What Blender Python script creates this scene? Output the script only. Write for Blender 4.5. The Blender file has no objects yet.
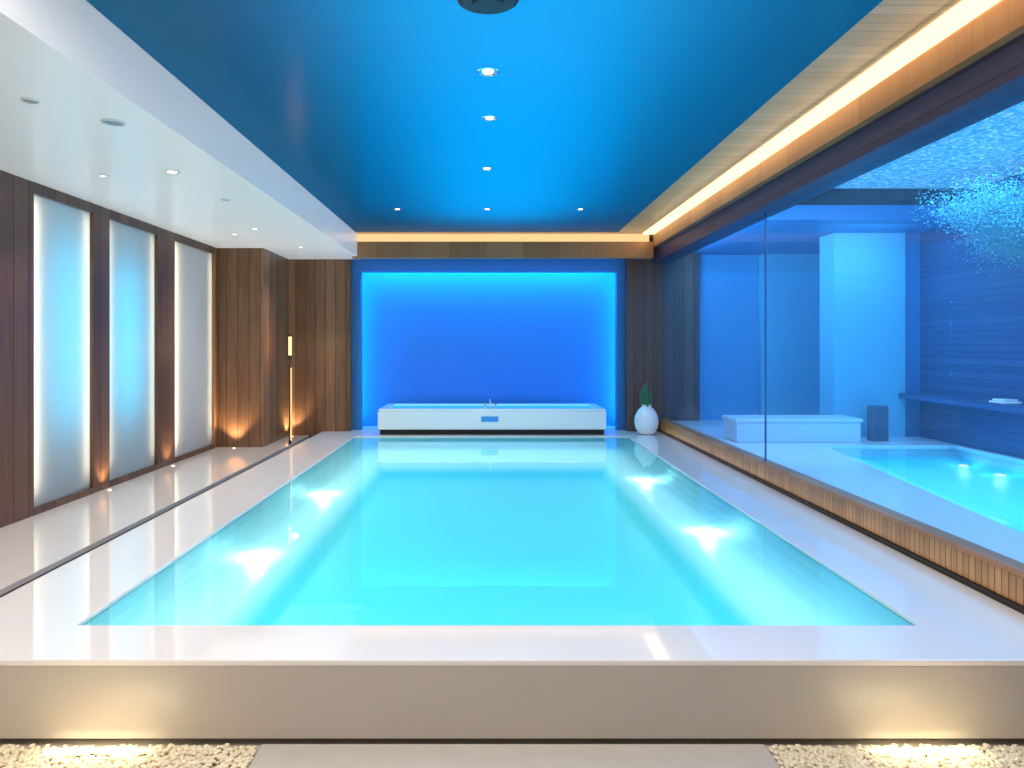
import bpy, bmesh, math, random
from mathutils import Vector, Matrix
random.seed(4)
ZO=1.53   # camera height above the front floor; helper z values are relative to eye level
scene=bpy.context.scene
col=scene.collection
try:
    scene.view_settings.view_transform='Standard'
    scene.view_settings.look='None'
except Exception as e: print(e)

# ---------------- materials ----------------
def newmat(name):
    m=bpy.data.materials.new(name); m.use_nodes=True
    nt=m.node_tree; nt.nodes.clear()
    out=nt.nodes.new('ShaderNodeOutputMaterial')
    return m,nt,out
def pbr(name,color,rough=0.5,metal=0.0,emit=None,es=0.0,var=0.0,vscale=6.0,bump=0.0,bscale=40.0,spec=0.5,coat=0.0):
    m,nt,out=newmat(name)
    b=nt.nodes.new('ShaderNodeBsdfPrincipled')
    b.inputs['Base Color'].default_value=(*color,1)
    b.inputs['Roughness'].default_value=rough
    b.inputs['Metallic'].default_value=metal
    b.inputs['Specular IOR Level'].default_value=spec
    b.inputs['Coat Weight'].default_value=coat
    b.inputs['Coat Roughness'].default_value=0.05
    if emit:
        b.inputs['Emission Color'].default_value=(*emit,1); b.inputs['Emission Strength'].default_value=es
    geo=nt.nodes.new('ShaderNodeNewGeometry')
    if var>0:
        n=nt.nodes.new('ShaderNodeTexNoise'); n.inputs['Scale'].default_value=vscale; n.inputs['Detail'].default_value=5
        nt.links.new(geo.outputs['Position'],n.inputs['Vector'])
        mx=nt.nodes.new('ShaderNodeMix'); mx.data_type='RGBA'
        mx.inputs['A'].default_value=(*[c*(1-var) for c in color],1)
        mx.inputs['B'].default_value=(*[min(1,c*(1+var)) for c in color],1)
        nt.links.new(n.outputs['Fac'],mx.inputs['Factor']); nt.links.new(mx.outputs['Result'],b.inputs['Base Color'])
    if bump>0:
        n2=nt.nodes.new('ShaderNodeTexNoise'); n2.inputs['Scale'].default_value=bscale
        nt.links.new(geo.outputs['Position'],n2.inputs['Vector'])
        bp=nt.nodes.new('ShaderNodeBump'); bp.inputs['Strength'].default_value=bump; bp.inputs['Distance'].default_value=0.01
        nt.links.new(n2.outputs['Fac'],bp.inputs['Height']); nt.links.new(bp.outputs['Normal'],b.inputs['Normal'])
    nt.links.new(b.outputs[0],out.inputs[0])
    return m
def emis(name,color,s):
    m,nt,out=newmat(name); e=nt.nodes.new('ShaderNodeEmission')
    e.inputs[0].default_value=(*color,1); e.inputs[1].default_value=s
    nt.links.new(e.outputs[0],out.inputs[0]); return m
def watertint(name,shallow,deep,zs,zd):
    """mosaic colour graded by height, standing in for light absorbed by the water"""
    m,nt,out=newmat(name); N=nt.nodes; L=nt.links
    geo=N.new('ShaderNodeNewGeometry'); sp=N.new('ShaderNodeSeparateXYZ'); L.new(geo.outputs['Position'],sp.inputs[0])
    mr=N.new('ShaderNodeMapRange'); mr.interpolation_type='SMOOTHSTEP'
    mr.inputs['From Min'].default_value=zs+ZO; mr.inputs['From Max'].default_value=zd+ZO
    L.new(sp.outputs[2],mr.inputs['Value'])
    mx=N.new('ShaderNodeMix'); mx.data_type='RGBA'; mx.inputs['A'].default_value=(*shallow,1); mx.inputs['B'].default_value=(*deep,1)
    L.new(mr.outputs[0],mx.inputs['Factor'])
    b=N.new('ShaderNodeBsdfPrincipled'); b.inputs['Roughness'].default_value=0.4; L.new(mx.outputs['Result'],b.inputs['Base Color'])
    L.new(b.outputs[0],out.inputs[0]); return m
def wood(name,cd,cl,u='xy',g='z',width=0.12,rough=0.4,groove=0.05):
    m,nt,out=newmat(name); N=nt.nodes; L=nt.links
    geo=N.new('ShaderNodeNewGeometry'); sp=N.new('ShaderNodeSeparateXYZ'); L.new(geo.outputs['Position'],sp.inputs[0])
    def M(op,a,b=None):
        n=N.new('ShaderNodeMath'); n.operation=op
        for i,v in enumerate((a,b)):
            if v is None: continue
            if isinstance(v,(int,float)): n.inputs[i].default_value=v
            else: L.new(v,n.inputs[i])
        return n.outputs[0]
    ax={'x':sp.outputs[0],'y':sp.outputs[1],'z':sp.outputs[2]}
    U=M('ADD',ax['x'],ax['y']) if u=='xy' else ax[u]
    G=M('ADD',ax['x'],ax['y']) if g=='xy' else ax[g]
    s=M('DIVIDE',U,width); idn=M('FLOOR',s); fr=M('FRACT',s)
    wn=N.new('ShaderNodeTexWhiteNoise'); wn.noise_dimensions='1D'; L.new(idn,wn.inputs['W'])
    cv=N.new('ShaderNodeCombineXYZ'); L.new(M('MULTIPLY',U,22.0),cv.inputs[0])
    L.new(M('MULTIPLY',idn,3.7),cv.inputs[1]); L.new(M('MULTIPLY',G,1.4),cv.inputs[2])
    nz=N.new('ShaderNodeTexNoise'); nz.inputs['Scale'].default_value=1.6; nz.inputs['Detail'].default_value=7; nz.inputs['Distortion'].default_value=0.6
    L.new(cv.outputs[0],nz.inputs['Vector'])
    f=M('ADD',M('MULTIPLY',nz.outputs['Fac'],0.75),M('MULTIPLY',wn.outputs['Value'],0.55))
    f=M('SUBTRACT',f,0.15)
    mx=N.new('ShaderNodeMix'); mx.data_type='RGBA'; mx.clamp_factor=True
    mx.inputs['A'].default_value=(*cd,1); mx.inputs['B'].default_value=(*cl,1); L.new(f,mx.inputs['Factor'])
    gr=M('GREATER_THAN',fr,groove)
    m2=N.new('ShaderNodeMix'); m2.data_type='RGBA'
    m2.inputs['A'].default_value=(*[c*0.25 for c in cd],1); L.new(mx.outputs['Result'],m2.inputs['B']); L.new(gr,m2.inputs['Factor'])
    b=N.new('ShaderNodeBsdfPrincipled'); b.inputs['Roughness'].default_value=rough
    L.new(m2.outputs['Result'],b.inputs['Base Color'])
    bp=N.new('ShaderNodeBump'); bp.inputs['Strength'].default_value=0.35; bp.inputs['Distance'].default_value=0.01
    L.new(M('ADD',gr,M('MULTIPLY',nz.outputs['Fac'],0.2)),bp.inputs['Height']); L.new(bp.outputs['Normal'],b.inputs['Normal'])
    L.new(b.outputs[0],out.inputs[0]); return m
def clear(name,tint,ior,rough=0.01,bump=0.0,bscale=3.0,thin=False):
    m,nt,out=newmat(name); N=nt.nodes; L=nt.links
    t=N.new('ShaderNodeBsdfTransparent'); t.inputs[0].default_value=(*tint,1)
    g=N.new('ShaderNodeBsdfGlossy'); g.inputs['Roughness'].default_value=rough
    if thin:
        lw=N.new('ShaderNodeLayerWeight'); lw.inputs[0].default_value=0.5
        p=N.new('ShaderNodeMath'); p.operation='POWER'; L.new(lw.outputs['Facing'],p.inputs[0]); p.inputs[1].default_value=5
        q=N.new('ShaderNodeMath'); q.operation='MULTIPLY_ADD'; L.new(p.outputs[0],q.inputs[0]); q.inputs[1].default_value=0.2; q.inputs[2].default_value=0.012
        fac=q.outputs[0]
        d=N.new('ShaderNodeBsdfTranslucent'); d.inputs[0].default_value=(0.55,0.78,1,1)
        mh=N.new('ShaderNodeMixShader'); mh.inputs[0].default_value=0.08
        L.new(t.outputs[0],mh.inputs[1]); L.new(d.outputs[0],mh.inputs[2]); base=mh.outputs[0]
    else:
        fr=N.new('ShaderNodeFresnel'); fr.inputs[0].default_value=ior; fac=fr.outputs[0]; base=t.outputs[0]
    mx=N.new('ShaderNodeMixShader'); L.new(fac,mx.inputs[0]); L.new(base,mx.inputs[1]); L.new(g.outputs[0],mx.inputs[2])
    if bump>0:
        geo=N.new('ShaderNodeNewGeometry')
        n=N.new('ShaderNodeTexNoise'); n.inputs['Scale'].default_value=bscale; n.inputs['Detail'].default_value=2
        L.new(geo.outputs['Position'],n.inputs['Vector'])
        bp=N.new('ShaderNodeBump'); bp.inputs['Strength'].default_value=bump; bp.inputs['Distance'].default_value=0.02
        L.new(n.outputs['Fac'],bp.inputs['Height']); L.new(bp.outputs['Normal'],g.inputs['Normal'])
    L.new(mx.outputs[0],out.inputs[0]); return m
def translucent(name,ct,cd,mixg=0.06,rough=0.2,dif=0.2):
    m,nt,out=newmat(name); N=nt.nodes; L=nt.links
    t=N.new('ShaderNodeBsdfTranslucent'); t.inputs[0].default_value=(*ct,1)
    d=N.new('ShaderNodeBsdfDiffuse'); d.inputs[0].default_value=(*cd,1)
    g=N.new('ShaderNodeBsdfGlossy'); g.inputs['Roughness'].default_value=rough
    m1=N.new('ShaderNodeMixShader'); m1.inputs[0].default_value=dif
    L.new(t.outputs[0],m1.inputs[1]); L.new(d.outputs[0],m1.inputs[2])
    m2=N.new('ShaderNodeMixShader'); m2.inputs[0].default_value=mixg
    L.new(m1.outputs[0],m2.inputs[1]); L.new(g.outputs[0],m2.inputs[2]); L.new(m2.outputs[0],out.inputs[0]); return m

M_white=pbr('self_lit_white_paint',(0.80,0.765,0.75),0.30,var=0.02,emit=(1,0.96,0.94),es=0.22)  # slight emission added to the paint so the white surfaces look brighter lit
M_boxgrey=pbr('lightbox_grey',(0.35,0.36,0.38),0.6)
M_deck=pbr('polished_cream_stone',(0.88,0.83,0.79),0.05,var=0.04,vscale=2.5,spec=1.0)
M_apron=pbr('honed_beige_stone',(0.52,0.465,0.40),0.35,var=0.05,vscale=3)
M_floor=pbr('cream_floor_tile',(0.84,0.76,0.68),0.045,var=0.04,vscale=3,spec=1.0,coat=0.4)
M_slab=pbr('sand_stone',(0.50,0.45,0.385),0.5,var=0.08,vscale=12,bump=0.2)
M_black=pbr('black_recess',(0.006,0.006,0.007),0.6)
M_dark=wood('dark_walnut',(0.060,0.026,0.010),(0.21,0.095,0.042),width=0.16)
M_walnut=wood('walnut_panelling',(0.085,0.036,0.015),(0.44,0.21,0.10),width=0.14)
M_purple=wood('plum_stained_panelling',(0.05,0.024,0.019),(0.22,0.105,0.08),width=0.14)
M_soffit=wood('oak_soffit',(0.62,0.28,0.10),(0.82,0.46,0.22),u='y',g='x',width=0.085,rough=0.35,groove=0.04)
M_fascia=wood('oak_fascia',(0.34,0.14,0.05),(0.56,0.26,0.11),u='xy',g='z',width=0.5,rough=0.4,groove=0.004)
M_header=wood('dark_beam',(0.03,0.022,0.05),(0.10,0.07,0.12),u='z',g='xy',width=0.11)
M_curb=wood('honey_slats',(0.32,0.15,0.05),(0.62,0.34,0.13),u='xy',g='z',width=0.045,groove=0.12)
M_slatblue=wood('navy_boards',(0.02,0.05,0.17),(0.045,0.10,0.28),u='z',g='xy',width=0.07)
M_blue=pbr('deep_blue_paint',(0.03,0.25,0.76),0.4)
M_blued=pbr('dark_blue_paint',(0.03,0.20,0.50),0.4)
M_bluem=pbr('mid_blue_paint',(0.09,0.34,0.66),0.4)
M_bluew=pbr('pale_blue_plaster',(0.14,0.50,0.74),0.5)
M_benchb=pbr('blue_tinted_lacquer',(0.60,0.78,0.90),0.3)
M_lav=pbr('lavender_floor',(0.80,0.86,0.93),0.12,var=0.03)
M_pool=watertint('turquoise_mosaic',(0.42,0.82,0.86),(0.03,0.60,0.66),-1.34,-1.42)  # pale ledge to deep floor: water absorption put into the tile colour
M_water=clear('pool_water',(0.84,0.98,1.0),1.42,0.02,bump=0.05,bscale=2.2)
M_glass=clear('tinted_glass',(0.80,0.90,1.0),1.45,thin=True)
M_frost=translucent('frosted_glass',(0.82,0.87,0.9),(0.42,0.45,0.48),0.04,0.25,0.12)
M_memb=translucent('blue_stretch_ceiling',(0.0,0.48,0.70),(0.005,0.20,0.30),0.06,0.22,0.35)
M_porc=pbr('white_porcelain',(0.92,0.91,0.90),0.15,spec=0.6)
M_chrome=pbr('chrome',(0.8,0.8,0.82),0.12,metal=1)
M_led=emis('warm_led',(1.0,0.68,0.34),2.5)
M_ledb=emis('amber_led',(1.0,0.62,0.28),1.15)
M_ledw=emis('warm_lens',(1.0,0.86,0.62),6)
M_lensoff=pbr('dim_lens',(0.4,0.42,0.45),0.3)
M_pool_lens=emis('pool_lens',(0.9,1.0,1.0),2)
M_screen=pbr('control_screen',(0.02,0.2,0.5),0.2,emit=(0.05,0.35,0.9),es=0.3)
M_pebble=pbr('cream_pebbles',(0.82,0.70,0.50),0.5,var=0.25,vscale=30)
M_green=pbr('cactus_green',(0.05,0.16,0.07),0.5,var=0.3,vscale=30)
M_leaf=pbr('self_lit_cyan_foliage',(0.14,0.48,0.62),0.95,var=0.15,vscale=12,spec=0.02,emit=(0.10,0.55,0.80),es=0.12)  # faint cyan glow put into the leaves to soften their speckle
M_bark=pbr('bark',(0.08,0.09,0.12),0.8,var=0.3,vscale=20,bump=0.5)
M_grey=pbr('dark_grey_fabric',(0.07,0.12,0.22),0.7,bump=0.3,bscale=200)
M_vent=pbr('dark_vent_metal',(0.05,0.06,0.07),0.35,metal=0.7)
def skyl():
    m,nt,out=newmat('rippled_skylight'); N=nt.nodes; L=nt.links
    geo=N.new('ShaderNodeNewGeometry'); v=N.new('ShaderNodeTexNoise'); v.inputs['Scale'].default_value=22; v.inputs['Detail'].default_value=10; v.inputs['Roughness'].default_value=0.85
    L.new(geo.outputs['Position'],v.inputs['Vector'])
    r=N.new('ShaderNodeValToRGB'); e=r.color_ramp.elements
    e[0].position=0.40; e[0].color=(0.02,0.22,0.45,1); e[1].position=0.61; e[1].color=(0.80,0.95,1,1)
    x=r.color_ramp.elements.new(0.52); x.color=(0.07,0.45,0.70,1)
    L.new(v.outputs['Fac'],r.inputs[0])
    b=N.new('ShaderNodeBsdfPrincipled'); b.inputs['Roughness'].default_value=0.3
    L.new(r.outputs[0],b.inputs['Base Color'])
    L.new(r.outputs[0],b.inputs['Emission Color']); b.inputs['Emission Strength'].default_value=0.6
    bp=N.new('ShaderNodeBump'); bp.inputs['Strength'].default_value=0.6; bp.inputs['Distance'].default_value=0.02
    L.new(v.outputs['Fac'],bp.inputs['Height']); L.new(bp.outputs[0],b.inputs['Normal'])
    L.new(b.outputs[0],out.inputs[0]); return m
M_sky=skyl()

# ---------------- mesh helpers ----------------
def mkobj(name,verts,faces,mat,parent=None,bevel=0.0,smooth=False,seg=2,origin=None):
    vs=[Vector((v[0],v[1],v[2]+ZO)) for v in verts]
    mn=[min(v[i] for v in vs) for i in range(3)]; mx=[max(v[i] for v in vs) for i in range(3)]
    o=Vector(((mn[0]+mx[0])/2,(mn[1]+mx[1])/2,mn[2]))
    me=bpy.data.meshes.new(name); me.from_pydata([tuple(v-o) for v in vs],[],faces)
    bm=bmesh.new(); bm.from_mesh(me); bmesh.ops.recalc_face_normals(bm,faces=bm.faces); bm.to_mesh(me); bm.free()
    me.materials.append(mat)
    ob=bpy.data.objects.new(name,me); col.objects.link(ob)
    if parent:
        ob.parent=parent; ob.location=o-parent.location
    else: ob.location=o
    if smooth:
        for p in me.polygons: p.use_smooth=True
    if bevel>0:
        b=ob.modifiers.new('bevel','BEVEL'); b.width=bevel; b.segments=seg; b.limit_method='ANGLE'
    return ob
def bx(x0,x1,y0,y1,z0,z1):
    return ([(x0,y0,z0),(x1,y0,z0),(x1,y1,z0),(x0,y1,z0),(x0,y0,z1),(x1,y0,z1),(x1,y1,z1),(x0,y1,z1)],
            [(0,3,2,1),(4,5,6,7),(0,1,5,4),(1,2,6,5),(2,3,7,6),(3,0,4,7)])
def merge(parts):
    V=[];F=[]
    for v,f in parts:
        o=len(V); V+=v; F+=[tuple(i+o for i in q) for q in f]
    return V,F
def box(name,c,mat,parent=None,bevel=0.0,**k):
    v,f=bx(*c); return mkobj(name,v,f,mat,parent,bevel,**k)
def boxes(name,cs,mat,parent=None,bevel=0.0,**k):
    v,f=merge([bx(*c) for c in cs]); return mkobj(name,v,f,mat,parent,bevel,**k)
def ringpoly(O,I,z0,z1):
    V=[(x,y,z1) for x,y in O]+[(x,y,z1) for x,y in I]+[(x,y,z0) for x,y in O]+[(x,y,z0) for x,y in I]
    F=[]
    for k in range(4):
        n=(k+1)%4
        F+=[(k,n,4+n,4+k),(8+k,12+k,12+n,8+n),(k,8+k,8+n,n),(4+k,4+n,12+n,12+k)]
    return V,F
def ringslab(o,i,z0,z1):
    (a,b,c,d)=o;(e,f,g,h)=i
    return ringpoly([(a,c),(b,c),(b,d),(a,d)],[(e,g),(f,g),(f,h),(e,h)],z0,z1)
def loftp(polys,cap=False):
    V=[];F=[]
    for P,z in polys: V+=[(x,y,z) for x,y in P]
    for j in range(len(polys)-1):
        for k in range(4):
            n=(k+1)%4; F.append((j*4+k,j*4+n,j*4+4+n,j*4+4+k))
    if cap:
        o=(len(polys)-1)*4; F.append((o,o+1,o+2,o+3))
    return V,F
def loft(rects,cap=False):
    return loftp([([(a,c),(b,c),(b,d),(a,d)],z) for (a,b,c,d,z) in rects],cap)
def lathe(profile,cx,cy,n=32):
    V=[];F=[]
    for r,z in profile:
        for i in range(n):
            a=2*math.pi*i/n; V.append((cx+r*math.cos(a),cy+r*math.sin(a),z))
    for j in range(len(profile)-1):
        for i in range(n):
            F.append((j*n+i,j*n+(i+1)%n,(j+1)*n+(i+1)%n,(j+1)*n+i))
    F.append(tuple(reversed(range(n)))); F.append(tuple((len(profile)-1)*n+i for i in range(n)))
    return V,F
def tube(p0,p1,r0,r1,n=10):
    p0=Vector(p0);p1=Vector(p1);d=(p1-p0).normalized();a=d.orthogonal().normalized();b=d.cross(a)
    V=[]
    for p,r in((p0,r0),(p1,r1)):
        for i in range(n):
            t=2*math.pi*i/n; V.append(tuple(p+a*math.cos(t)*r+b*math.sin(t)*r))
    F=[(i,(i+1)%n,n+(i+1)%n,n+i) for i in range(n)]+[tuple(reversed(range(n))),tuple(range(n,2*n))]
    return V,F
def empty(name,x,y,z):
    e=bpy.data.objects.new(name,None); e.empty_display_size=0.1; e.location=(x,y,z+ZO); col.objects.link(e); return e
def st(o,label=None):
    o['kind']='structure'
    if label: o['label']=label
    return o
def tag(o,label,cat,group=None):
    o['label']=label; o['category']=cat
    if group: o['group']=group
    return o
def area(name,loc,d,sx,sy,p,c,shape='RECTANGLE'):
    l=bpy.data.lights.new(name,'AREA'); l.shape=shape; l.size=sx
    if shape=='RECTANGLE': l.size_y=sy
    l.energy=p; l.color=c
    o=bpy.data.objects.new(name,l); o.location=(loc[0],loc[1],loc[2]+ZO); o.rotation_euler=Vector(d).to_track_quat('-Z','Y').to_euler(); col.objects.link(o); return o
def point(name,loc,p,c,r=0.04):
    l=bpy.data.lights.new(name,'POINT'); l.energy=p; l.color=c; l.shadow_soft_size=r
    o=bpy.data.objects.new(name,l); o.location=(loc[0],loc[1],loc[2]+ZO); col.objects.link(o); return o
def spot(name,loc,d,p,c,ang=70,r=0.03):
    l=bpy.data.lights.new(name,'SPOT'); l.energy=p; l.color=c; l.shadow_soft_size=r; l.spot_size=math.radians(ang); l.spot_blend=0.6
    o=bpy.data.objects.new(name,l); o.location=(loc[0],loc[1],loc[2]+ZO); o.rotation_euler=Vector(d).to_track_quat('-Z','Y').to_euler(); col.objects.link(o); return o

DK=-1.2; LF=-1.26; FF=-1.53; RF=-1.05
WC=1.22; BC=1.53
PX0,PX1,PY0,PY1=-1.77,1.86,3.01,9.30
BE=9.40   # far end of the blue ceiling
# plunge pool outline (slanted near-side edge)
PP=[(2.78,2.6),(4.93,2.6),(4.93,7.4),(3.55,7.4)]
def inset(l,b,r,t):
    return [(PP[0][0]+l,PP[0][1]+b),(PP[1][0]-r,PP[1][1]+b),(PP[2][0]-r,PP[2][1]-t),(PP[3][0]+l,PP[3][1]-t)]
# ---------------- room shell ----------------
st(box('floor',(-4.0,2.5,-1.2,2.74,FF-0.1,FF),M_slab))
st(box('floor',(-3.4,-2.52,2.75,9.85,LF-0.25,LF),M_floor))
st(box('trim_1',(-2.52,-2.335,2.72,9.85,LF-0.25,LF-0.03),M_black))  # black surface stands in for the shade inside the gap
v,f=ringpoly([(2.52,1.0),(5.0,1.0),(5.0,10.0),(2.52,10.0)],PP,RF-0.2,RF); st(mkobj('floor',v,f,M_lav))
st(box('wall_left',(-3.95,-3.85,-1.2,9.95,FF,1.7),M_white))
st(box('wall_near_left',(-3.85,-3.40,-1.2,4.60,FF,WC),M_dark))
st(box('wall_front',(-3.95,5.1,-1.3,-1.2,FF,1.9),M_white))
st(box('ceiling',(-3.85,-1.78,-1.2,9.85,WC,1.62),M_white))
st(box('ceiling',(-1.78,1.75,-1.2,BE,BC,BC+0.004),M_memb))
st(box('ceiling',(1.75,2.75,-1.2,9.85,BC,BC+0.08),M_soffit))
st(boxes('ceiling',[(-1.78,1.75,BE,9.85,BC,BC+0.08)],M_soffit))
st(box('ceiling',(-1.85,1.85,-1.2,BE+.12,2.25,2.3),M_boxgrey))  # unseen light box added over the membrane, grey to sharpen its glow
st(boxes('trim_2',[(-1.86,-1.78,-1.2,BE+.1,1.62,2.25),(1.75,1.83,-1.2,BE+.1,BC+0.08,2.25),(-1.78,1.75,BE+.02,BE+.1,BC+0.08,2.25)],M_boxgrey))
st(box('wall_back_left',(-2.8,-1.94,9.85,10.0,LF,BC),M_walnut))
st(box('wall_back_right',(1.96,2.98,9.85,10.0,DK,BC),M_purple))
st(boxes('trim_3',[(-3.4,-2.8,8.72,10.0,LF,WC)],M_walnut))
st(box('trim_4',(-1.85,2.25,9.52,9.66,1.20,1.42),M_fascia))
st(box('trim_5',(-1.85,2.20,9.56,9.66,1.42,1.53),M_ledb))
st(boxes('wall_back_surround',[(-1.96,-1.82,10.0,10.14,DK,1.4),(1.84,1.98,10.0,10.14,DK,1.4),(-1.82,1.84,10.0,10.14,1.06,1.4)],M_blued))
st(box('wall_back',(-2.1,2.1,10.50,10.6,DK,1.5),M_blue))
st(boxes('trim_6',[(-2.1,-2.0,10.14,10.5,DK,1.5),(2.0,2.1,10.14,10.5,DK,1.5),(-2.0,2.0,10.14,10.5,1.3,1.5)],M_blued))
st(boxes('floor',[(-2.0,2.0,9.85,10.5,DK-0.1,DK)],M_deck))
st(box('trim_7',(2.25,2.31,-1.2,9.52,1.35,1.515),M_fascia))
st(box('trim_8',(2.10,2.25,-1.2,9.50,1.515,1.53),M_led))
st(box('trim_9',(2.31,2.56,-1.2,9.85,1.17,1.40),M_header))
st(box('trim_10',(2.42,2.50,2.0,9.85,DK,-1.045),M_curb))
st(box('trim_11',(2.405,2.52,2.0,9.85,-1.045,-1.02),M_fascia,bevel=0.004))
st(box('trim_12',(2.40,2.42,2.0,9.85,DK-0.02,DK+0.025),M_black))
st(box('wall_right_base',(2.42,2.52,-1.2,2.0,FF,1.17),M_purple))
for i,(a,b) in enumerate([(2.0,6.165),(6.177,9.84)]):
    V=[(2.446,a,-1.02),(2.446,b,-1.02),(2.446,b,1.17),(2.446,a,1.17)]
    st(mkobj('window_%d'%(i+1),V,[(0,1,2,3)],M_glass))
st(box('trim_17',(2.440,2.454,6.165,6.177,-1.02,1.17),pbr('polished_glass_edge',(0.05,0.12,0.3),0.2)))
# right room
st(box('wall_far_right',(2.98,5.0,10.0,10.1,RF,1.7),M_bluem))
st(box('wall_right',(5.0,5.1,1.0,8.1,RF-0.5,1.8),M_slatblue))
st(box('wall_right_return',(4.8,5.1,8.1,10.1,RF,1.7),M_blued))
st(box('wall_right_column',(3.98,4.8,8.05,8.4,RF,1.3),M_bluew))
st(box('wall_right_panel',(3.86,4.8,9.88,9.98,RF,1.3),M_bluew))
st(box('wall_right_front',(2.52,5.1,0.9,1.0,RF-0.2,1.8),M_blued))
st(box('ceiling',(2.56,5.0,7.2,10.0,1.30,1.45),M_blued))
st(box('ceiling',(2.56,5.0,1.0,7.2,1.62,1.68),M_sky))
# ---------------- left frosted doors ----------------
pan=[(5.20,5.98),(6.24,7.14),(7.54,8.62)]
posts=[(4.60,5.20),(5.98,6.24),(7.14,7.54),(8.62,8.72)]
for i,(a,b) in enumerate(posts):
    st(box('trim_%d'%(13+i),(-3.85,-3.37,a,b,LF,WC-0.001),M_dark if i<3 else M_walnut,bevel=0.006))
for i,(a,b) in enumerate(pan):
    d=st(box('door_%d'%(i+1),(-3.41,-3.402,a,b,LF+0.05,WC-0.08),M_frost))
    boxes('door_frame',[(-3.43,-3.37,a,b,LF,LF+0.05),(-3.43,-3.37,a,b,WC-0.08,WC-0.002)],M_dark,parent=d)
W=(1.0,0.78,0.52)
for (a,b),wl,wr,bk in zip(pan,(3.2,1.6,6.5),(2.0,1.6,1.6),(0.5,0.45,1.3)):
    area('door_edge_light',(-3.49,a+0.03,0),(1,0.2,0),0.04,2.2,wl,W)
    area('door_edge_light',(-3.49,b-0.03,0),(1,-0.2,0),0.04,2.2,wr,W)
    area('door_back_light',(-3.80,(a+b)/2,0),(1,0,0),0.7,2.2,bk,(0.85,0.93,1.0))
area('door_blue_light',(-3.76,5.70,0.1),(1,0,0),0.42,1.5,6.5,(0.0,0.60,0.95))
area('door_blue_light',(-3.76,6.62,0.05),(1,0,0),0.42,1.4,6.5,(0.0,0.60,0.95))
# ---------------- pool ----------------
pool=empty('swimming_pool',0.03,6.2,FF)
tag(pool,'raised cream stone indoor pool filled with glowing turquoise water','swimming pool')
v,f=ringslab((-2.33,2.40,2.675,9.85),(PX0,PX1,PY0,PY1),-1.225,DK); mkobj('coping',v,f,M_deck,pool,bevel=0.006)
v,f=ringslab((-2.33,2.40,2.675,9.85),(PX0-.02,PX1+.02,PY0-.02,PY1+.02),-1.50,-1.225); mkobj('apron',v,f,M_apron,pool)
boxes('plinth',[(-2.30,2.38,2.74,2.80,FF,-1.50)],M_black,pool)  # black colour paints the shade of the gap under the apron
e_=0.002
LZ=-1.33
R=[(PX0+e_,PX1-e_,PY0+e_,PY1-e_,-1.222),(PX0+.03,PX1-.03,PY0+.01,PY1-.05,-1.27),(PX0+.08,PX1-.08,PY0+.02,PY1-.12,-1.31),(PX0+.15,PX1-.15,PY0+.035,PY1-.22,LZ)]
for t in range(0,11):
    s=t/10.0; z=LZ-0.12*(3*s*s-2*s**3)
    R.append((PX0+.46+.22*s,PX1-.46-.22*s,PY0+.05+.15*s,PY1-1.3-.4*s,z))
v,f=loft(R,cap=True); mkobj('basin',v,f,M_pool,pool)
mkobj('water_surface',[(PX0,PY0,DK-.012),(PX1,PY0,DK-.012),(PX1,PY1,DK-.012),(PX0,PY1,DK-.012)],[(0,1,2,3)],M_water,pool)
for (x,y) in [(-1.46,4.43),(-1.48,6.29),(1.57,5.0),(1.57,6.95)]:
    v,f=lathe([(0.06,LZ-.004),(0.06,LZ+.006),(0.05,LZ+.008)],x,y); mkobj('underwater_light',v,f,M_pool_lens,pool)
    area('underwater_glow',(x,y,-1.219),(0,0,-1),0.12,0.1,1.9,(0.9,1.0,1.0),'DISK')
area('pool_fill',(0.05,6.1,DK-0.03),(0,0,-1),3.3,5.9,50,(0.8,0.98,1.0))  # unseen fill sheet under the surface, added to brighten the basin
# ---------------- spa tub ----------------
tub=empty('spa_tub',0.055,9.9,DK); tag(tub,'low white rectangular spa tub glowing against blue backlit wall','bathtub')
v,f=ringslab((-1.49,1.60,9.44,10.38),(-1.36,1.47,9.56,10.26),-1.13,-0.88); mkobj('tub_body',v,f,M_porc,tub,bevel=0.02,seg=4)
v,f=ringslab((-1.48,1.59,9.45,10.37),(-1.36,1.47,9.56,10.26),-0.88,-0.85); mkobj('tub_rim',v,f,M_porc,tub,bevel=0.012,seg=4)
box('plinth',(-1.46,1.57,9.48,10.36,DK,-1.12),M_black,tub)
box('tub_water',(-1.37,1.48,9.55,10.27,-1.13,-0.865),pbr('tub_water',(0.1,0.5,0.9),0.05,emit=(0.05,0.5,1.0),es=0.5),tub)  # blue glow put into the water itself, no lamp in the tub
box('control_panel',(-0.09,0.14,9.425,9.445,-1.02,-0.95),M_screen,tub,bevel=0.004)
v,f=merge([tube((0.03,9.51,-0.85),(0.03,9.51,-0.72),0.014,0.012),tube((0.03,9.51,-0.72),(0.03,9.64,-0.73),0.012,0.010)]); mkobj('faucet',v,f,M_chrome,tub,smooth=True)
for dx in(-0.07,0.07):
    v,f=merge([tube((0.03+dx,9.51,-0.85),(0.03+dx,9.51,-0.79),0.013,0.013),tube((0.03+dx-.03,9.51,-0.785),(0.03+dx+.03,9.51,-0.785),0.008,0.008)])
    mkobj('tap_handle',v,f,M_chrome,tub,smooth=True)
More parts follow.
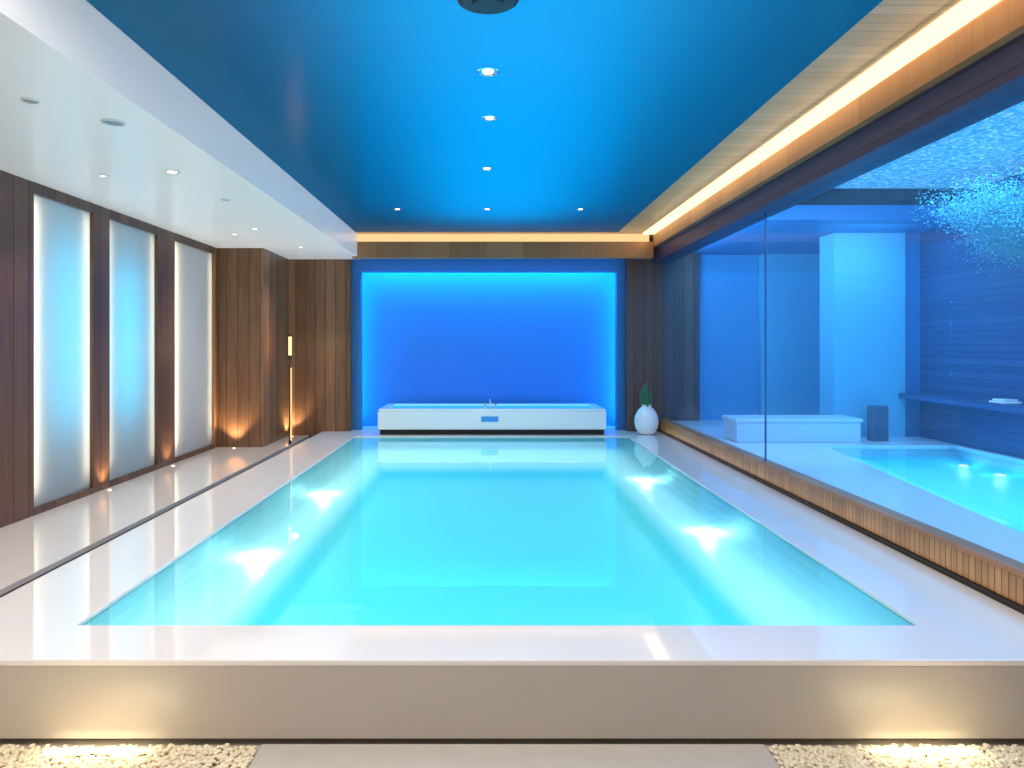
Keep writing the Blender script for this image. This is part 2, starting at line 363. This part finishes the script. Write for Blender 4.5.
# ---------------- vase & plant ----------------
vx,vy=2.15,9.50
vase=empty('potted_plant',vx,vy,DK); tag(vase,'egg-shaped white vase holding a spiky green cactus','potted plant')
pr=[(0.07,0),(0.11,0.02),(0.15,0.09),(0.165,0.17),(0.155,0.25),(0.12,0.32),(0.085,0.36),(0.065,0.375),(0.06,0.39),(0.07,0.40),(0.06,0.405),(0.05,0.39)]
v,f=lathe([(r,z+DK) for r,z in pr],vx,vy,40); mkobj('vase',v,f,M_porc,vase,smooth=True)
def stalk(x,y,z0,h,r,lean):
    pts=[(0.8,0),(1,.15),(1.05,.5),(1,.8),(.7,.94),(.2,1.0)]
    V=[];F=[];n=16
    for q,(s,t) in enumerate(pts):
        for i in range(n):
            a=2*math.pi*i/n; rr=r*s*(1.0 if i%2 else 0.72)
            V.append((x+lean[0]*t+rr*math.cos(a),y+lean[1]*t+rr*math.sin(a),z0+h*t))
    for j in range(len(pts)-1):
        for i in range(n): F.append((j*n+i,j*n+(i+1)%n,(j+1)*n+(i+1)%n,(j+1)*n+i))
    F.append(tuple(range((len(pts)-1)*n,len(pts)*n)))
    return V,F
for (dx,dy,h,r,l) in [(-.01,0,.33,.038,(0,0)),(-.05,.01,.24,.030,(-.015,0)),(.04,-.01,.22,.030,(.01,0)),(.0,-.045,.16,.026,(.0,-.02))]:
    v,f=stalk(vx+dx,vy+dy,DK+0.37,h,r,l); mkobj('cactus_stalk',v,f,M_green,vase)
# ---------------- floor lamp ----------------
lx,ly=-2.545,9.0
lamp=empty('floor_lamp',lx,ly,LF); tag(lamp,'slim black floor lamp with warm glowing tube beside walnut wall','lamp')
v,f=lathe([(0.022,LF),(0.022,LF+0.012),(0.015,LF+0.02)],lx,ly); mkobj('base',v,f,M_vent,lamp)
v,f=tube((lx,ly,LF+0.01),(lx,ly,LF+1.12),0.014,0.012,12); mkobj('pole',v,f,M_black,lamp,smooth=True)
v,f=tube((lx+0.020,ly-0.02,LF+0.05),(lx+0.020,ly-0.02,LF+0.98),0.011,0.009,12); mkobj('light_tube',v,f,emis('amber_tube',(1,0.62,0.25),1.3),lamp)
v,f=tube((lx,ly,LF+1.10),(lx,ly,LF+1.14),0.022,0.022,16); mkobj('lamp_collar',v,f,M_vent,lamp)
v,f=tube((lx,ly,LF+1.38),(lx,ly,LF+1.41),0.022,0.020,16); mkobj('lamp_cap',v,f,M_vent,lamp)
v,f=tube((lx,ly,LF+1.14),(lx,ly,LF+1.38),0.020,0.020,16); mkobj('lamp_shade',v,f,emis('amber_shade',(1,0.68,0.30),2.0),lamp)
point('lamp_glow',(lx+0.1,ly-0.1,LF+1.25),3,(1,0.6,0.25),0.03)
# ---------------- ceiling lights ----------------
def downlight(x,y,z,r,on,label,grp,pw=0):
    e=empty('recessed_downlight',x,y,z-0.02); tag(e,label,'ceiling light',grp)
    n=28; V=[];F=[]
    for rr,zz in((r,z),(r,z-0.006),(r*0.82,z-0.010),(r*0.74,z-0.004)):
        for i in range(n):
            a=2*math.pi*i/n; V.append((x+rr*math.cos(a),y+rr*math.sin(a),zz))
    for j in range(3):
        for i in range(n): F.append((j*n+i,j*n+(i+1)%n,(j+1)*n+(i+1)%n,(j+1)*n+i))
    mkobj('trim_ring',V,F,M_chrome if on else M_porc,e)
    lr=0.75 if z<1.4 else 0.5
    v,f=lathe([(r*lr,z-0.003),(r*lr,z-0.006)],x,y,n); mkobj('lens',v,f,M_ledw if on else M_lensoff,e)
    if pw: spot('downlight_beam',(x,y,z-0.03),(0,0,-1),pw,(1,0.90,0.78),110)
for (x,y,r,p) in [(0.0,3.89,0.065,8),(0.01,4.68,0.055,8),(-0.01,6.02,0.055,8),(-1.01,7.8,0.05,28),(-0.01,7.8,0.05,28),(1.03,7.8,0.05,28)]:
    downlight(x,y,BC,r,True,'small round chrome downlight in glossy blue ceiling','downlights in the blue ceiling',p)
for (x,y,r,on) in [(-2.27,3.47,0.04,0),(-2.04,3.81,0.06,0),(-2.20,4.88,0.045,1),(-2.18,5.81,0.04,0),(-2.41,7.24,0.04,1),(-2.75,5.0,0.03,1),(-2.75,7.6,0.035,1),(-2.3,8.6,0.04,1)]:
    downlight(x,y,WC,r,bool(on),'small round lit downlight in white ceiling' if on else 'small round unlit downlight in white ceiling','downlights in the white ceiling',28)
VY=3.07
e=empty('ceiling_vent',0,VY,BC-0.03); tag(e,'round dark metal air vent in the blue ceiling','vent')
v,f=lathe([(0.14,BC-0.001),(0.135,BC-0.012),(0.115,BC-0.02)],0,VY,40); mkobj('vent_ring',v,f,M_vent,e)
v,f=lathe([(0.03,BC-0.02),(0.075,BC-0.035),(0.07,BC-0.042),(0.0001,BC-0.045)],0,VY,40); mkobj('vent_disc',v,f,M_vent,e)
# ---------------- uplights ----------------
for (x,y,p) in [(-3.12,8.60,26),(-3.30,7.34,9),(-2.72,9.72,20),(-3.30,6.11,9)]:
    e=empty('floor_uplight',x,y,LF); tag(e,'small flush brass floor uplight at base of walnut post','floor light','uplights along the corridor')
    v,f=lathe([(0.022,LF),(0.022,LF+0.003),(0.018,LF+0.004)],x,y,18); mkobj('housing',v,f,M_vent,e)
    v,f=lathe([(0.017,LF+0.004),(0.016,LF+0.006)],x,y,18); mkobj('lens',v,f,M_ledw,e)
    spot('uplight_beam',(x,y,LF+0.03),(-0.08,0.08,1),p,(1,0.78,0.48),100)
# ---------------- front: slab, pebbles, linear lights ----------------
s=box('stepping_slab',(-0.86,1.05,1.6,2.66,FF,FF+0.02),M_slab,bevel=0.006); tag(s,'wide smooth sand-coloured stone slab between pebble beds','stone slab')
def ico():
    bm=bmesh.new(); bmesh.ops.create_icosphere(bm,subdivisions=2,radius=1)
    v=[x.co.copy() for x in bm.verts]; f=[tuple(q.index for q in p.verts) for p in bm.faces]; bm.free(); return v,f
IV,IFc=ico()
def pebbles(x0,x1,y0,y1,n):
    V=[];F=[]
    for k in range(n):
        s=random.uniform(0.005,0.0105); sc=Vector((s*random.uniform(.9,1.5),s*random.uniform(.8,1.2),s*random.uniform(.6,.9)))
        R=Matrix.Rotation(random.uniform(0,6.28),3,'Z')
        p=Vector((random.uniform(x0+.012,x1-.012),random.uniform(y0,y1),FF+sc.z*0.9+random.choice((0,0,0.008))))
        o=len(V)
        for q in IV:
            V.append(tuple(R@Vector((q.x*sc.x,q.y*sc.y,q.z*sc.z))+p))
        F+=[tuple(i+o for i in t) for t in IFc]
    return V,F
for x0,x1 in((-2.2,-0.86),(1.05,2.28)):
    v,f=pebbles(x0,x1,2.42,2.655,3700); o=mkobj('pebble_bed',v,f,M_pebble,smooth=True); o['kind']='stuff'; tag(o,'bed of small rounded cream pebbles below the pool edge','pebbles')
for x in(-1.46,1.63):
    e=empty('linear_ground_light',x,2.62,FF); tag(e,'warm linear ground light sunk in cream pebbles','ground light','ground lights in the pebbles')
    box('housing',(x-0.21,x+0.21,2.605,2.635,FF,FF+0.012),M_vent,e)
    box('lens',(x-0.20,x+0.20,2.608,2.632,FF+0.012,FF+0.018),emis('linear_lens',(1,0.86,0.58),3.0),e)
    area('ground_glow',(x,2.60,FF+0.08),(0,-0.2,-1),0.36,0.05,0.6,(1,0.84,0.52))
    area('wall_wash',(x,2.36,FF+0.03),(0,0.9,1),0.3,0.04,0.75,(1,0.84,0.52))
# ---------------- right room contents ----------------
b=empty('bench_block',3.37,8.1,RF); tag(b,'low white rectangular bench with a cushion behind the glass','bench')
box('bench_body',(2.70,4.05,7.6,8.02,RF,-0.83),M_benchb,b,bevel=0.01); box('bench_top',(2.68,4.07,7.58,8.04,-0.83,-0.79),M_benchb,b,bevel=0.01)
sp=empty('speaker',4.32,7.78,RF); tag(sp,'dark grey tower speaker standing beside the bench','speaker')
box('cabinet',(4.24,4.41,7.70,7.84,RF,-0.66),M_grey,sp,bevel=0.01); box('grille',(4.255,4.395,7.69,7.70,RF+0.03,-0.68),pbr('grille',(0.05,0.09,0.18),0.8),sp)
sh=box('wall_shelf',(4.72,5.0,4.5,8.05,-0.60,-0.54),M_slatblue,bevel=0.004); tag(sh,'long dark floating shelf on the boarded wall','shelf')
t=empty('folded_towel',4.84,6.55,-0.54); tag(t,'small folded white towel lying on the shelf','towel')
box('towel_fold',(4.75,4.93,6.45,6.65,-0.54,-0.515),M_porc,t,bevel=0.012,seg=3); box('towel_fold',(4.77,4.91,6.47,6.63,-0.515,-0.495),M_porc,t,bevel=0.01,seg=3)
pp=empty('plunge_pool',4.06,5.2,-1.25); tag(pp,'turquoise lit plunge pool set in pale lavender floor','swimming pool')
v,f=loftp([(inset(e_,e_,e_,e_),RF-.005),(inset(.04,.02,.01,.04),RF-.05),(inset(.12,.06,.02,.08),RF-.08),(inset(.24,.1,.03,.14),RF-.10),(inset(.36,.15,.05,.2),RF-.125),(inset(.45,.2,.1,.3),RF-.15)],cap=True)
mkobj('basin',v,f,watertint('aqua_mosaic',(0.50,0.80,0.92),(0.06,0.60,0.80),RF-.05,RF-.13),pp)
mkobj('water_surface',[(x,y,RF-.02) for x,y in PP],[(0,1,2,3)],M_water,pp)
for (x,y) in((4.72,6.95),(4.72,6.45)):
    v,f=lathe([(0.045,-1.195),(0.045,-1.185),(0.035,-1.18)],x,y); mkobj('underwater_light',v,f,M_pool_lens,pp); area('underwater_glow',(x,y,-1.082),(0,0,-1),0.08,0.08,0.8,(0.75,0.97,1.0),'DISK')
area('plunge_fill',(4.10,5.1,RF-0.03),(0,0,-1),1.5,4.2,27,(0.4,0.88,1.0))  # unseen fill below the water, added to make the plunge basin glow
# tree
tr=empty('tree',4.86,6.3,RF); tag(tr,'small tree with dense feathery foliage tinted cyan','tree')
segs=[((4.90,6.3,-0.54),(4.90,6.28,0.3),0.03,0.024),((4.90,6.28,0.3),(4.82,6.2,0.95),0.024,0.018)]
tips=[]
for k in range(22):
    a=random.uniform(2.0,4.3); L=random.uniform(.15,.8)
    st0=Vector((4.82,6.2,random.uniform(0.85,1.0))); e1=st0+Vector((math.cos(a)*L,math.sin(a)*L*0.9,random.uniform(.0,.55)))
    e1.x=min(e1.x,4.9); e1.z=min(e1.z,1.5)
    segs.append((tuple(st0),tuple(e1),0.008,0.003)); tips.append((st0,e1))
v,f=merge([tube(*s,8) for s in segs]); mkobj('trunk',v,f,M_bark,tr,smooth=True)
V=[];F=[]
for k in range(48000):
    s0,e1=random.choice(tips); tt=random.uniform(0.1,1.05); p=s0.lerp(e1,tt)+Vector((random.gauss(0,.08),random.gauss(0,.14),random.gauss(0,.08)))
    if p.x>4.97 or p.z>1.58: continue
    a=Vector((random.gauss(0,1),random.gauss(0,1),random.gauss(0,1))).normalized(); c=a.orthogonal().normalized(); l=random.uniform(.006,.013); w=l*.6
    o=len(V); V+=[tuple(p-a*l),tuple(p+c*w),tuple(p+a*l),tuple(p-c*w)]; F.append((o,o+1,o+2,o+3))
mkobj('foliage',V,F,M_leaf,tr)
# ---------------- lighting ----------------
area('added_ceiling_backlight',(0.15,5.3,2.2),(0,0,-1),1.4,6.4,175,(0.30,0.82,1.0))  # added above the membrane so the blue ceiling glows brightest at its centre
area('recess_top_light',(0,10.30,1.27),(0,0.20,-1),3.7,0.08,48,(0.03,0.66,1.0))
area('recess_side_light',(-1.96,10.34,0),(1,0.3,0),0.06,2.2,9,(0.05,0.62,1.0))
area('recess_side_light',(1.96,10.34,0),(-1,0.3,0),0.06,2.2,9,(0.05,0.62,1.0))
area('recess_front_light',(0,9.72,1.18),(0,0.6,-1),3.6,0.06,3.5,(0.05,0.25,1.0))
area('cove_light',(2.243,4.3,1.49),(-1,0,0.5),10.5,0.045,34,(1.0,0.70,0.36))
area('curb_light',(2.33,6.0,-1.185),(1,0,0.8),7.5,0.02,1.2,(1.0,0.74,0.38))
area('white_ceiling_fill',(-2.6,1.2,1.2),(0,0,-1),0.8,2.0,34,(1,0.92,0.84))  # added fill out of view, warms the left side
area('entrance_fill',(0.0,1.9,1.5),(0,0.0,-1),3.0,1.2,74,(1,0.92,0.84))  # added warm fill above the frame, brightens the deck
area('right_room_light',(3.8,4.3,1.6),(0,0,-1),1.6,4.5,120,(0.28,0.64,1.0))
area('right_room_light',(2.62,8.0,1.24),(1,0,-0.5),3.0,0.08,38,(0.25,0.66,1.0))
area('column_light',(4.2,7.4,1.25),(0,0.7,-1),0.8,0.1,8,(0.3,0.70,1.0))
w=bpy.data.worlds.new('World'); scene.world=w; w.use_nodes=True
w.node_tree.nodes['Background'].inputs[0].default_value=(0.25,0.45,1,1); w.node_tree.nodes['Background'].inputs[1].default_value=0.05
cd=bpy.data.cameras.new('camera'); cam=bpy.data.objects.new('camera',cd); col.objects.link(cam)
cam.location=(0,0,ZO); cam.rotation_euler=(math.radians(90),0,0)
cd.sensor_width=36; cd.lens=700/1024*36; cd.shift_x=24/1024; cd.shift_y=-38/1024; cd.clip_start=0.05
scene.camera=cam
